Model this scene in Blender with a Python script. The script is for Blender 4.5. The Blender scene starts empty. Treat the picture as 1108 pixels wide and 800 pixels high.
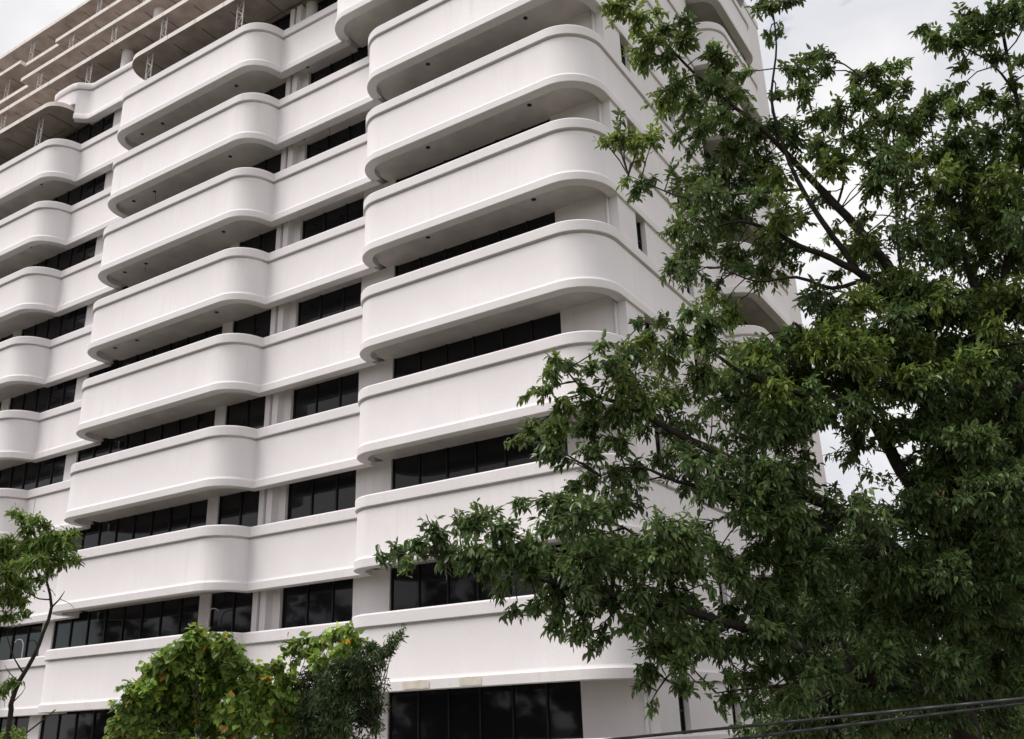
import bpy, bmesh, math, random
import numpy as np
from mathutils import Vector, Matrix

scene = bpy.context.scene
COL = scene.collection
R = math.radians

# ------------------------------------------------------------------ camera
Z0 = 8.0                                   # height of the lowest parapet groove in view
F_PX, YAW, PITCH, ROLL = 1021.455, 0.55383, 0.36297, -0.033689
CAM = Vector((9.6397, -20.0893, Z0 - 2.6784))
_cy, _sy, _cp, _sp = math.cos(YAW), math.sin(YAW), math.cos(PITCH), math.sin(PITCH)
FWD = Vector((-_sy * _cp, _cy * _cp, _sp))
_r0 = Vector((_cy, _sy, 0))
_u0 = _r0.cross(FWD)
RIGHT = _r0 * math.cos(ROLL) + _u0 * math.sin(ROLL)
UP = -_r0 * math.sin(ROLL) + _u0 * math.cos(ROLL)
cam_data = bpy.data.cameras.new('camera')
cam_data.sensor_width = 36.0
cam_data.sensor_fit = 'HORIZONTAL'
cam_data.lens = F_PX / 1108.0 * 36.0
cam_data.clip_start = 0.1
cam_data.clip_end = 3000
cam = bpy.data.objects.new('camera', cam_data)
COL.objects.link(cam)
M = Matrix((RIGHT, UP, -FWD)).transposed().to_4x4()
M.translation = CAM
cam.matrix_world = M
scene.camera = cam


def at(px, py, d):
    """world point seen at a photo pixel (1108 x 800) at depth d metres"""
    return CAM + d * (FWD + RIGHT * ((px - 554) / F_PX) - UP * ((py - 400) / F_PX))


# ------------------------------------------------------------------ world, sun, exposure
SUN_EL, SUN_AZ = R(58), R(226)             # azimuth of the sun measured clockwise from +Y
world = bpy.data.worlds.new('World')
scene.world = world
world.use_nodes = True
wn, wl = world.node_tree.nodes, world.node_tree.links
wn.clear()
out = wn.new('ShaderNodeOutputWorld')
mixb = wn.new('ShaderNodeMixShader')
bg_sky = wn.new('ShaderNodeBackground')
bg_cl = wn.new('ShaderNodeBackground')
sky = wn.new('ShaderNodeTexSky')
sky.sky_type = 'NISHITA'
sky.sun_disc = False
sky.sun_elevation = SUN_EL
sky.sun_rotation = SUN_AZ
bg_sky.inputs['Strength'].default_value = 0.12
wl.new(sky.outputs[0], bg_sky.inputs[0])
tc = wn.new('ShaderNodeTexCoord')
mp = wn.new('ShaderNodeMapping')
mp.inputs['Scale'].default_value = (1, 1, 1.7)
wl.new(tc.outputs['Generated'], mp.inputs[0])
n1 = wn.new('ShaderNodeTexNoise')
n1.inputs['Scale'].default_value = 3.4
n1.inputs['Detail'].default_value = 7
n1.inputs['Roughness'].default_value = 0.55
wl.new(mp.outputs[0], n1.inputs['Vector'])
cr = wn.new('ShaderNodeValToRGB')          # where the cloud deck is closed
cr.color_ramp.elements[0].position = 0.26
cr.color_ramp.elements[1].position = 0.34
wl.new(n1.outputs['Fac'], cr.inputs[0])
n2 = wn.new('ShaderNodeTexNoise')
n2.inputs['Scale'].default_value = 3.2
n2.inputs['Detail'].default_value = 5
wl.new(mp.outputs[0], n2.inputs['Vector'])
cc = wn.new('ShaderNodeValToRGB')          # light and grey parts of the deck
cc.color_ramp.elements[0].position = 0.40
cc.color_ramp.elements[0].color = (0.74, 0.745, 0.79, 1)
cc.color_ramp.elements[1].position = 0.60
cc.color_ramp.elements[1].color = (1.0, 0.985, 0.985, 1)
wl.new(n2.outputs['Fac'], cc.inputs[0])
wl.new(cc.outputs[0], bg_cl.inputs[0])
bg_cl.inputs['Strength'].default_value = 0.865
wl.new(cr.outputs[0], mixb.inputs[0])
wl.new(bg_sky.outputs[0], mixb.inputs[1])
wl.new(bg_cl.outputs[0], mixb.inputs[2])
wl.new(mixb.outputs[0], out.inputs[0])

sun_d = bpy.data.lights.new('sun', 'SUN')
sun_d.energy = 2.7
sun_d.angle = R(25)
sun_d.color = (1.0, 0.965, 0.93)
sun = bpy.data.objects.new('sun', sun_d)
COL.objects.link(sun)
sdir = Vector((math.sin(SUN_AZ) * math.cos(SUN_EL), math.cos(SUN_AZ) * math.cos(SUN_EL), math.sin(SUN_EL)))
sun.rotation_euler = sdir.to_track_quat('Z', 'Y').to_euler()
sun.location = (0, -30, 60)
scene.view_settings.view_transform = 'Standard'
scene.view_settings.look = 'None'
scene.view_settings.gamma = 1
scene.view_settings.exposure = 0.27
scene.view_settings.use_curve_mapping = False
scene.cycles.max_bounces = 8
scene.cycles.diffuse_bounces = 5
scene.cycles.glossy_bounces = 4
scene.cycles.transmission_bounces = 4


# ------------------------------------------------------------------ materials
def new_mat(name):
    m = bpy.data.materials.new(name)
    m.use_nodes = True
    nt = m.node_tree
    return m, nt.nodes, nt.links, nt.nodes['Principled BSDF']


def plain(name, col, rough=0.6, spec=0.5, metal=0.0, var=0.0, scale=3.0, bump=0.0, bscale=60):
    m, n, l, b = new_mat(name)
    b.inputs['Base Color'].default_value = (*col, 1)
    b.inputs['Roughness'].default_value = rough
    b.inputs['Specular IOR Level'].default_value = spec
    b.inputs['Metallic'].default_value = metal
    t = n.new('ShaderNodeTexCoord')
    if var:
        nz = n.new('ShaderNodeTexNoise')
        nz.inputs['Scale'].default_value = scale
        nz.inputs['Detail'].default_value = 6
        l.new(t.outputs['Object'], nz.inputs['Vector'])
        r = n.new('ShaderNodeValToRGB')
        r.color_ramp.elements[0].position = 0.3
        r.color_ramp.elements[1].position = 0.7
        r.color_ramp.elements[0].color = (*[c * (1 - var) for c in col], 1)
        r.color_ramp.elements[1].color = (*[min(1, c * (1 + var)) for c in col], 1)
        l.new(nz.outputs['Fac'], r.inputs[0])
        l.new(r.outputs[0], b.inputs['Base Color'])
    if bump:
        nb = n.new('ShaderNodeTexNoise')
        nb.inputs['Scale'].default_value = bscale
        nb.inputs['Detail'].default_value = 4
        l.new(t.outputs['Object'], nb.inputs['Vector'])
        bp = n.new('ShaderNodeBump')
        bp.inputs['Strength'].default_value = bump
        bp.inputs['Distance'].default_value = 0.02
        l.new(nb.outputs['Fac'], bp.inputs['Height'])
        l.new(bp.outputs[0], b.inputs['Normal'])
    return m


def painted_render(name, col, dirt=(0.52, 0.48, 0.44), amount=0.35):
    """white painted render: broad patchy tone, faint vertical rain streaks, fine grain"""
    m, n, l, b = new_mat(name)
    b.inputs['Roughness'].default_value = 0.75
    b.inputs['Specular IOR Level'].default_value = 0.3
    t = n.new('ShaderNodeTexCoord')
    big = n.new('ShaderNodeTexNoise')
    big.inputs['Scale'].default_value = 0.55
    big.inputs['Detail'].default_value = 5
    l.new(t.outputs['Object'], big.inputs['Vector'])
    mpp = n.new('ShaderNodeMapping')
    mpp.inputs['Scale'].default_value = (5.0, 5.0, 0.35)
    l.new(t.outputs['Object'], mpp.inputs[0])
    st = n.new('ShaderNodeTexNoise')
    st.inputs['Scale'].default_value = 1.0
    st.inputs['Detail'].default_value = 6
    st.inputs['Roughness'].default_value = 0.65
    l.new(mpp.outputs[0], st.inputs['Vector'])
    r1 = n.new('ShaderNodeMapRange')
    r1.inputs['From Min'].default_value = 0.50
    r1.inputs['From Max'].default_value = 0.82
    l.new(st.outputs['Fac'], r1.inputs['Value'])
    r2 = n.new('ShaderNodeMapRange')
    r2.inputs['From Min'].default_value = 0.42
    r2.inputs['From Max'].default_value = 0.75
    l.new(big.outputs['Fac'], r2.inputs['Value'])
    mul = n.new('ShaderNodeMath')
    mul.operation = 'MULTIPLY'
    l.new(r1.outputs[0], mul.inputs[0])
    l.new(r2.outputs[0], mul.inputs[1])
    amt = n.new('ShaderNodeMath')
    amt.operation = 'MULTIPLY'
    amt.inputs[1].default_value = amount
    l.new(mul.outputs[0], amt.inputs[0])
    base = n.new('ShaderNodeMix')
    base.data_type = 'RGBA'
    base.inputs['A'].default_value = (*[c * 0.95 for c in col], 1)
    base.inputs['B'].default_value = (*[min(1, c * 1.03) for c in col], 1)
    l.new(r2.outputs[0], base.inputs['Factor'])
    mx = n.new('ShaderNodeMix')
    mx.data_type = 'RGBA'
    l.new(amt.outputs[0], mx.inputs['Factor'])
    l.new(base.outputs['Result'], mx.inputs['A'])
    mx.inputs['B'].default_value = (*dirt, 1)
    l.new(mx.outputs['Result'], b.inputs['Base Color'])
    nb = n.new('ShaderNodeTexNoise')
    nb.inputs['Scale'].default_value = 9
    nb.inputs['Detail'].default_value = 8
    l.new(t.outputs['Object'], nb.inputs['Vector'])
    bp = n.new('ShaderNodeBump')
    bp.inputs['Strength'].default_value = 0.12
    bp.inputs['Distance'].default_value = 0.03
    l.new(nb.outputs['Fac'], bp.inputs['Height'])
    l.new(bp.outputs[0], b.inputs['Normal'])
    return m


def glass_mat(name):
    """dark tinted glazing with slightly uneven panes"""
    m, n, l, b = new_mat(name)
    b.inputs['Base Color'].default_value = (0.012, 0.012, 0.015, 1)
    b.inputs['Roughness'].default_value = 0.04
    b.inputs['IOR'].default_value = 1.5
    b.inputs['Specular IOR Level'].default_value = 0.30
    t = n.new('ShaderNodeTexCoord')
    nb = n.new('ShaderNodeTexNoise')
    nb.inputs['Scale'].default_value = 0.9
    l.new(t.outputs['Object'], nb.inputs['Vector'])
    bp = n.new('ShaderNodeBump')
    bp.inputs['Strength'].default_value = 0.05
    bp.inputs['Distance'].default_value = 0.05
    l.new(nb.outputs['Fac'], bp.inputs['Height'])
    l.new(bp.outputs[0], b.inputs['Normal'])
    return m


def leaf_mat(name, col, trans=0.25, rough=0.45, spec=0.5):
    m, n, l, b = new_mat(name)
    at_ = n.new('ShaderNodeAttribute')
    at_.attribute_name = 'tint'
    mul = n.new('ShaderNodeMix')
    mul.data_type = 'RGBA'
    mul.blend_type = 'MULTIPLY'
    mul.inputs['Factor'].default_value = 1
    mul.inputs['A'].default_value = (*col, 1)
    l.new(at_.outputs['Color'], mul.inputs['B'])
    l.new(mul.outputs['Result'], b.inputs['Base Color'])
    b.inputs['Roughness'].default_value = rough
    b.inputs['Specular IOR Level'].default_value = spec
    tr = n.new('ShaderNodeBsdfTranslucent')
    l.new(mul.outputs['Result'], tr.inputs['Color'])
    mx = n.new('ShaderNodeMixShader')
    mx.inputs[0].default_value = trans
    l.new(b.outputs[0], mx.inputs[1])
    l.new(tr.outputs[0], mx.inputs[2])
    l.new(mx.outputs[0], n['Material Output'].inputs['Surface'])
    return m


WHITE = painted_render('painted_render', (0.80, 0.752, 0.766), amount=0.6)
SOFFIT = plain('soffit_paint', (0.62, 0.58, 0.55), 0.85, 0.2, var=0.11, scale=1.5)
CEIL = plain('canopy_ceiling', (0.355, 0.300, 0.270), 0.85, 0.2, var=0.2, scale=1.6)
SEAM = plain('ceiling_seam', (0.12, 0.10, 0.09), 0.9, 0.1)
FASCIA = plain('fascia_paint', (0.78, 0.71, 0.68), 0.7, 0.3, var=0.08, scale=2.5)
GLASS = glass_mat('dark_glass')
FRAME = plain('dark_frame', (0.012, 0.011, 0.011), 0.5, 0.3)
PALEFRAME = plain('pale_frame', (0.55, 0.53, 0.52), 0.5)
PIPE = plain('pipe_paint', (0.70, 0.67, 0.66), 0.5, var=0.06)
STEEL = plain('lattice_steel', (0.42, 0.38, 0.37), 0.6, 0.4, var=0.2, scale=6)
HOLE = plain('downlight_recess', (0.02, 0.02, 0.02), 0.6)
PATCH = plain('bare_plaster', (0.68, 0.61, 0.53), 0.9, 0.1, var=0.12, scale=5)
BARK = plain('bark', (0.036, 0.029, 0.025), 0.9, 0.2, var=0.4, scale=9, bump=0.6, bscale=30)
BARK2 = plain('grey_bark', (0.05, 0.040, 0.034), 0.9, 0.2, var=0.35, scale=12, bump=0.5, bscale=30)
LEAF = leaf_mat('tree_leaf', (0.108, 0.166, 0.056), 0.36, 0.38, 0.55)
LEAF_S = leaf_mat('small_tree_leaf', (0.150, 0.225, 0.045), 0.38, 0.45)
LEAF_V = leaf_mat('vine_leaf', (0.18, 0.275, 0.060), 0.38, 0.42)
LEAF_D = leaf_mat('shrub_leaf', (0.082, 0.125, 0.048), 0.28, 0.45)
LEAF_B = leaf_mat('far_leaf', (0.06, 0.088, 0.036), 0.25, 0.5)
LEAF_H = leaf_mat('hedge_leaf', (0.080, 0.130, 0.030), 0.28, 0.45)
CABLE = plain('cable_sheath', (0.030, 0.030, 0.033), 0.5)
TERRA = plain('terracotta_render', (0.50, 0.17, 0.075), 0.85, 0.2, var=0.15, scale=1.0)
ASPHALT = plain('asphalt', (0.05, 0.05, 0.052), 0.9, 0.3, var=0.2, scale=4, bump=0.4)
PAVE = plain('concrete_paving', (0.27, 0.26, 0.245), 0.85, 0.3, var=0.12, scale=3)
SOIL = plain('grassy_ground', (0.085, 0.095, 0.045), 0.95, 0.1, var=0.35, scale=1.5)
LINE = plain('road_paint', (0.7, 0.7, 0.68), 0.7)


# ------------------------------------------------------------------ mesh helpers
def tag(o, label=None, cat=None, group=None, kind=None):
    if label:
        o['label'] = label
    if cat:
        o['category'] = cat
    if group:
        o['group'] = group
    if kind:
        o['kind'] = kind
    return o


def empty(name, loc, label, cat, group=None):
    o = bpy.data.objects.new(name, None)
    COL.objects.link(o)
    o.location = loc
    o.empty_display_size = 0.3
    return tag(o, label, cat, group)


class MB:
    """collects vertices and faces, links them as one mesh object"""

    def __init__(self):
        self.v, self.f, self.m = [], [], []
        self.smooth = []

    def add(self, vs, fs, mi=0, sm=False):
        o = len(self.v)
        self.v += [tuple(p) for p in vs]
        for f in fs:
            self.f.append(tuple(i + o for i in f))
            self.m.append(mi)
            self.smooth.append(sm)

    def box(self, x0, x1, y0, y1, z0, z1, mi=0):
        vs = [(x, y, z) for z in (z0, z1) for y in (y0, y1) for x in (x0, x1)]
        self.add(vs, [(0, 2, 3, 1), (4, 5, 7, 6), (0, 1, 5, 4), (2, 6, 7, 3), (0, 4, 6, 2), (1, 3, 7, 5)], mi)

    def bar(self, a, b, w, mi=0, n=4, w2=None, sm=False):
        a, b = Vector(a), Vector(b)
        d = (b - a).normalized()
        s = d.cross(Vector((0, 0, 1)) if abs(d.z) < 0.9 else Vector((1, 0, 0))).normalized()
        t = d.cross(s)
        w2 = w if w2 is None else w2
        vs = []
        for p, r in ((a, w), (b, w2)):
            for i in range(n):
                an = 2 * math.pi * (i + 0.5) / n
                vs.append(p + (s * math.cos(an) + t * math.sin(an)) * r)
        fs = [(i, (i + 1) % n, n + (i + 1) % n, n + i) for i in range(n)]
        fs += [tuple(range(n))[::-1], tuple(range(n, 2 * n))]
        self.add(vs, fs, mi, sm)

    def prism(self, poly, z0, z1, mi_side=0, mi_bot=None, mi_top=None):
        n = len(poly)
        area = sum(poly[i][0] * poly[(i + 1) % n][1] - poly[(i + 1) % n][0] * poly[i][1] for i in range(n))
        if area < 0:
            poly = poly[::-1]
        vs = [(x, y, z0) for x, y in poly] + [(x, y, z1) for x, y in poly]
        self.add(vs, [(i, (i + 1) % n, n + (i + 1) % n, n + i) for i in range(n)], mi_side)
        o = len(self.v)
        self.v += vs
        self.f += [tuple(range(o, o + n))[::-1], tuple(range(o + n, o + 2 * n))]
        self.m += [mi_bot if mi_bot is not None else mi_side, mi_top if mi_top is not None else mi_side]
        self.smooth += [False, False]

    def build(self, name, mats, parent=None):
        me = bpy.data.meshes.new(name)
        off = Vector((0, 0, 0))
        if parent is not None:
            p = parent
            while p is not None:
                off += p.location
                p = p.parent
        me.from_pydata([(x - off.x, y - off.y, z - off.z) for x, y, z in self.v], [], self.f)
        for mt in (mats if isinstance(mats, (list, tuple)) else [mats]):
            me.materials.append(mt)
        me.polygons.foreach_set('material_index', self.m)
        me.polygons.foreach_set('use_smooth', self.smooth)
        me.update()
        o = bpy.data.objects.new(name, me)
        COL.objects.link(o)
        if parent is not None:
            o.parent = parent
        return o


def arc(cx, cy, r, a0, a1, n=12):
    return [(cx + r * math.cos(R(a0 + (a1 - a0) * i / n)), cy + r * math.sin(R(a0 + (a1 - a0) * i / n))) for i in range(n + 1)]


def normals2d(path):
    """outward (to the right of travel) mitred normals"""
    res = []
    for i, p in enumerate(path):
        ds = []
        if i > 0:
            ds.append(Vector(p) - Vector(path[i - 1]))
        if i < len(path) - 1:
            ds.append(Vector(path[i + 1]) - Vector(p))
        ds = [d.normalized() for d in ds]
        ns = [Vector((d.y, -d.x)) for d in ds]
        if len(ns) == 2:
            m = (ns[0] + ns[1]).normalized()
            m = m / max(0.35, m.dot(ns[0]))
        else:
            m = ns[0]
        res.append(m)
    return res


def offset(path, o):
    return [(p[0] + n.x * o, p[1] + n.y * o) for p, n in zip(path, normals2d(path))]


# profile of a parapet: (outward offset, height above the groove); the cap overhangs a groove, a sloped
# plinth runs along the foot, the lip below is 0.3 wide
PROFILE = [(-0.30, -1.70), (0.005, -1.70), (0.02, -1.685), (0.02, -1.46), (-0.008, -1.42), (-0.035, -1.35), (-0.035, -0.075),
           (-0.05, -0.065), (-0.11, -0.045), (-0.11, 0.0), (0.02, 0.0), (0.03, 0.015), (0.03, 0.30), (0.01, 0.335), (-0.03, 0.35),
           (-0.22, 0.35), (-0.24, 0.33), (-0.24, -0.5), (-0.30, -0.5)]


def sweep(mb, path, z, profile=PROFILE, mi=0):
    ns = normals2d(path)
    n = len(profile)
    vs = []
    for p, nn in zip(path, ns):
        for o, h in profile:
            vs.append((p[0] + nn.x * o, p[1] + nn.y * o, z + h))
    fs = []
    for i in range(len(path) - 1):
        for j in range(n):
            k = (j + 1) % n
            fs.append((i * n + j, (i + 1) * n + j, (i + 1) * n + k, i * n + k)[::-1])
    mb.add(vs, fs, mi, False)
    L = (len(path) - 1) * n
    mb.add(vs[:n], [tuple(range(n))], mi)
    mb.add(vs[L:], [tuple(range(n))[::-1]], mi)


def smooth_by_angle(o, ang=28):
    me = o.data
    me.polygons.foreach_set('use_smooth', [True] * len(me.polygons))
    bm = bmesh.new()
    bm.from_mesh(me)
    bmesh.ops.remove_doubles(bm, verts=bm.verts, dist=0.0004)
    bmesh.ops.recalc_face_normals(bm, faces=bm.faces)
    for e in bm.edges:
        if len(e.link_faces) != 2 or e.calc_face_angle(0) > R(ang):
            e.smooth = False
    bm.to_mesh(me)
    bm.free()


# ------------------------------------------------------------------ setting: ground, road, pavement
g = MB()
g.add([(-1500, -1500, 0), (1500, -1500, 0), (1500, 1500, 0), (-1500, 1500, 0)], [(0, 1, 2, 3)])
tag(g.build('ground', SOIL), kind='structure')
g = MB()
g.box(-300, 300, -27, -15.5, -0.3, 0.006)
tag(g.build('road', ASPHALT), kind='structure')
g = MB()
g.box(-300, 300, -15.5, -12.6, -0.3, 0.13)
tag(g.build('pavement', PAVE), kind='structure')
g = MB()
for i in range(-45, 46):
    g.add([(i * 6, -21.3, 0.01), (i * 6 + 3, -21.3, 0.01), (i * 6 + 3, -21.15, 0.01), (i * 6, -21.15, 0.01)], [(0, 1, 2, 3)])
tag(g.build('road_marking', LINE), kind='structure')

# ------------------------------------------------------------------ the white office building
H = 3.3
BLD = empty('office_building', (-18, 8, 0), 'white office tower with curved balcony bands and stepped rooftop canopies behind the trees', 'building')


def zg(k):
    return Z0 + H * k


YW = 1.62                                   # front face of the window wall
BAYS = [(-13.5, -22.75, 1.0)]


def right_path(k):
    xl = -8.72 if k < 7 else -10.35
    p = arc(xl + 1.0, 1.02, 1.0, 180, 270, 14)
    p += arc(-1.3, 1.3, 1.3, 270, 360, 18)
    if k >= -1:
        p += [(0, 9.85)]
        a = arc(0.08, 10.92, 1.0, 284, 360, 14)
        p += a
        p += arc(0.08, 14.65, 1.0, 0, 90, 14)
    return p


def bay_path(x0, xr, xl, y_flat, y_front, last=False):
    """from the left round end of a wing, along its front, round its right end into the flat stretch"""
    p = [(xl, y_front + 1.28)] + arc(xl + 1.05, y_front + 1.05, 1.05, 180, 270, 14)
    p += arc(xr - 1.12, y_front + 1.1, 1.1, 270, 350, 14)
    p += [(xr, y_flat), (x0, y_flat)]
    return p


for k in range(-1, 10):
    # right wing with its rounded corner and the balcony on the side facade
    pth = right_path(k)
    mb = MB()
    sweep(mb, pth, zg(k))
    par = mb.build('parapet', WHITE, BLD)
    smooth_by_angle(par)
    if k == 0:                              # bare plaster patches on the lowest foot moulding
        for j, (xa, xb) in enumerate(((-6.42, -5.55), (-4.62, -3.95))):
            pm = MB()
            n_ = 9
            rr = random.Random(5 + j)
            top = [(xa + (xb - xa) * i / n_, zg(0) - 1.452 - 0.03 * rr.random()) for i in range(n_ + 1)]
            bot = [(xa + (xb - xa) * i / n_ + 0.05 * rr.random(), zg(0) - 1.675 + 0.03 * rr.random()) for i in range(n_ + 1)]
            for i in range(n_):
                pm.add([(bot[i][0], -0.0225, bot[i][1]), (bot[i + 1][0], -0.0225, bot[i + 1][1]), (top[i + 1][0], -0.0225, top[i + 1][1]), (top[i][0], -0.0225, top[i][1])], [(0, 1, 2, 3)])
            pm.build('plaster_patch', PATCH, par)
    inn = offset(pth, -0.2)
    i_corner = next(i for i, q in enumerate(pth) if q[0] >= -1e-6)
    sl = MB()
    front = inn[:i_corner + 1]
    poly = front + [(-0.2, YW + 0.25), (front[0][0], YW + 0.25)]
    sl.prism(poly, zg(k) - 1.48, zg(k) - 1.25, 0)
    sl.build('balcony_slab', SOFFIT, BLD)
    sl = MB()
    side = [q for q in inn if q[1] > 9.9]
    sl.prism([(-0.3, 9.75)] + side + [(-0.3, 15.5)], zg(k) - 1.48, zg(k) - 1.25, 0)
    sl.build('balcony_slab', SOFFIT, BLD)
    # flat stretch and middle wing
    if k <= 7:
        xs = -8.6 if k < 7 else -10.2
        pth = bay_path(xs, -13.5, -22.66, 1.0, -0.1)
        mb = MB()
        sweep(mb, pth, zg(k))
        smooth_by_angle(mb.build('parapet', WHITE, BLD))
        inn = offset(pth, -0.2)
        sl = MB()
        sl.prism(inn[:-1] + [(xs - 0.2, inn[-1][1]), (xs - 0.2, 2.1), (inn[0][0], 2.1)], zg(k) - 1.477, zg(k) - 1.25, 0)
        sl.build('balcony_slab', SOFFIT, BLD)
        pth = bay_path(-22.72, -26.75, -36.1, 1.2, 0.1)
        mb = MB()
        sweep(mb, pth, zg(k))
        smooth_by_angle(mb.build('parapet', WHITE, BLD))
        inn = offset(pth, -0.2)
        sl = MB()
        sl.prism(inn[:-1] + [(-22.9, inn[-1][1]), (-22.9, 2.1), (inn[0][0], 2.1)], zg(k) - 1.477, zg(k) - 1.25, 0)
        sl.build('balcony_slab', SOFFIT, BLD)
        mb = MB()
        sweep(mb, [(-40, 1.2), (-36.0, 1.2)], zg(k))
        mb.build('parapet', WHITE, BLD)

# the one parapet left on the eighth floor, on the flat stretch between two wings, with a bulging left end
PROFILE_HIGH = [(-0.24, -0.825), (-0.035, -0.825)] + PROFILE[6:16]
for (p8, prof) in (([(-26.98, 0.74), (-26.78, 0.90), (-26.6, 1.08), (-26.4, 1.17), (-22.3, 1.2)], PROFILE),
                   ([(-28.95, 1.5), (-28.9, 0.85), (-28.7, 0.70), (-28.3, 0.64), (-27.6, 0.64), (-27.25, 0.66), (-26.982, 0.742)], PROFILE_HIGH)):
    mb = MB()
    sweep(mb, p8, zg(8), prof)
    smooth_by_angle(mb.build('parapet', WHITE, BLD), 40)
sl = MB()
sl.prism([(-26.8, 1.2), (-22.3, 1.4), (-22.3, 2.1), (-27.2, 2.1)], zg(8) - 1.48, zg(8) - 1.25)
sl.build('balcony_slab', SOFFIT, BLD)


def window(x0, x1, z0, z1, yg, nm, axis='y', transom=None, mi=None):
    """glazed strip: a frame with mullions and one pane sheet behind it"""
    f = MB()
    w = 0.027
    if axis == 'y':
        def bx(a, b, c, d, e=0.04):
            f.box(a, b, yg - e, yg + 0.03, c, d)
    else:
        def bx(a, b, c, d, e=0.04):
            f.box(yg - 0.03, yg + e, a, b, c, d)
    bx(x0, x0 + 2 * w, z0, z1)
    bx(x1 - 2 * w, x1, z0, z1)
    bx(x0 + 2 * w, x1 - 2 * w, z0, z0 + 2 * w)
    bx(x0 + 2 * w, x1 - 2 * w, z1 - 2 * w, z1)
    for i in range(1, nm):
        xm = x0 + (x1 - x0) * i / nm
        bx(xm - w, xm + w, z0 + 2 * w, z1 - 2 * w, 0.045)
    if transom:
        bx(x0 + 2 * w, x1 - 2 * w, transom - 0.03, transom + 0.03, 0.035)
    fr = f.build('window', mi or FRAME, BLD)
    pn = MB()
    if axis == 'y':
        pn.box(x0 + 0.02, x1 - 0.02, yg, yg + 0.02, z0 + 0.02, z1 - 0.02)
    else:
        pn.box(yg - 0.02, yg, x0 + 0.02, x1 - 0.02, z0 + 0.02, z1 - 0.02)
    pn.build('pane', GLASS, fr)


# window wall, storey by storey: openings between piers, columns and pipes
def piece(name, *a):
    m_ = MB()
    m_.box(*a)
    return m_.build(name, WHITE, BLD)


STRIPS = [(-8.22, -2.1, 1.72, 6), (-12.78, -9.62, 1.93, 3), (-15.85, -13.72, 1.72, 2), (-24.42, -16.38, 1.72, 8), (-30.0, -25.12, 1.72, 5), (-36.4, -30.6, 1.72, 6)]
PIERS = [(-2.1, -0.26), (-9.62, -8.22), (-13.72, -12.78), (-16.38, -15.85), (-25.12, -24.42), (-30.6, -30.0), (-40.0, -36.4)]
for k in range(-2, 10):
    zb = zg(k) - 1.25 if k > -2 else 0.0
    zt = zg(k + 1) - 1.48
    for (a, b, yg, nm) in STRIPS:
        if k >= 8 and a < -9:
            continue
        window(a, b, max(zb, zg(k) - 0.55), zt + 0.1, yg, nm)
    for (a, b) in PIERS:
        if k >= 8 and a < -9.7:
            continue
        if a == -13.72:
            piece('wall_pier', -13.72, -13.50, 1.50, 2.0, zb, zt)
            piece('wall_pier', -13.37, -13.12, 1.50, 2.0, zb, zt)
            piece('wall_pier', -13.50, -13.37, 1.80, 2.0, zb, zt)
            piece('wall_pier', -13.12, -12.78, 1.78, 2.0, zb, zt)
            continue
        piece('wall_pier', a, b, YW, YW + 0.4, zb, zt)
    # spandrel below the glazing, behind the parapet
    xl = -40 if k < 8 else -9.6
    piece('spandrel_wall', xl, -0.26, YW + 0.42, YW + 0.7, zb, zg(k) - 0.5)
    # side facade: flush wall with two narrow openings, then the balcony recess, then the far end
    z0s, z1s = (zg(k) - 1.70 if k > -2 else 0.0), zg(k + 1) - 1.70
    zc = zg(k) + 0.35
    W1, W2 = (2.82, 3.48), (6.5, 7.15)
    for (a, b) in ((YW, W1[0]), (W1[1], W2[0]), (W2[1], 9.9), (15.62, 21.25)):
        piece('side_wall', -0.26, -0.05, a, b, z0s if a > 15 else zg(k) + 0.2, z1s if a > 15 else z1s + 0.1)
    for (a, b) in (W1, W2):
        window(a, b, zc - 0.15, z1s + 0.1, -0.24, 1, 'x', transom=zc + 0.55, mi=FRAME)
    piece('side_wall', -0.9, -0.7, 9.9, 10.6, zc - 0.6, zt)
    window(10.6, 15.0, zg(k) - 0.5, zt + 0.05, -0.72, 4, 'x')
    piece('side_wall', -0.9, -0.7, 15.0, 15.62, zc - 0.6, zt)
    piece('side_wall', -0.7, -0.27, 9.7, 9.89, zc - 0.6, zt)
    piece('side_wall', -0.7, -0.27, 15.63, 15.8, zc - 0.6, zt)
core = MB()
core.box(-40, -0.3, 2.35, 21.2, 0, zg(8) - 1.5)
core.build('core_wall', FRAME, BLD)
core = MB()
core.box(-10, -0.95, 2.35, 21.2, zg(8) - 1.5, zg(10))
core.build('core_wall', FRAME, BLD)
rw = MB()
rw.box(-10.4, 0.0, 0.2, 21.3, zg(10) - 1.7, zg(10) - 1.3)
rw.build('roof_slab', WHITE, BLD)
end = MB()
end.box(-40.3, -40.0, 1.0, 21, 0, zg(10))
end.build('end_wall', WHITE, BLD)

# pipes on the column between the wings and in the corner of the right wing
for k in range(-1, 8):
    z0p, z1p = zg(k) - 1.2, zg(k + 1) - 1.482
    for (x, y, r_) in ((-13.435, 1.62, 0.03), (-0.36, 1.56, 0.055)):
        if k == 7 and x < -9:
            continue
        pm = MB()
        pm.bar((x, y, z0p), (x, y, z1p), r_, 0, 10, sm=True)
        pm.build('drain_pipe', PIPE, BLD)
    # recessed downlights in the balcony ceilings
    if k >= 3:
        zs = zg(k + 1) - 1.482
        for (x, y) in ((-6.17, 0.76), (-2.3, 0.74), (-11.4, 1.42), (-12.6, 1.5), (-15.72, 0.75), (-20.14, 0.73), (-21.45, 0.73), (-28.5, 0.6)):
            if k == 7 and x < -9:
                continue
            dm = MB()
            n_ = 14
            ring = [(x + 0.075 * math.cos(2 * math.pi * i / n_), y + 0.075 * math.sin(2 * math.pi * i / n_)) for i in range(n_)]
            dm.prism(ring, zs - 0.012, zs + 0.004)
            dm.build('downlight', HOLE, BLD)
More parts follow.
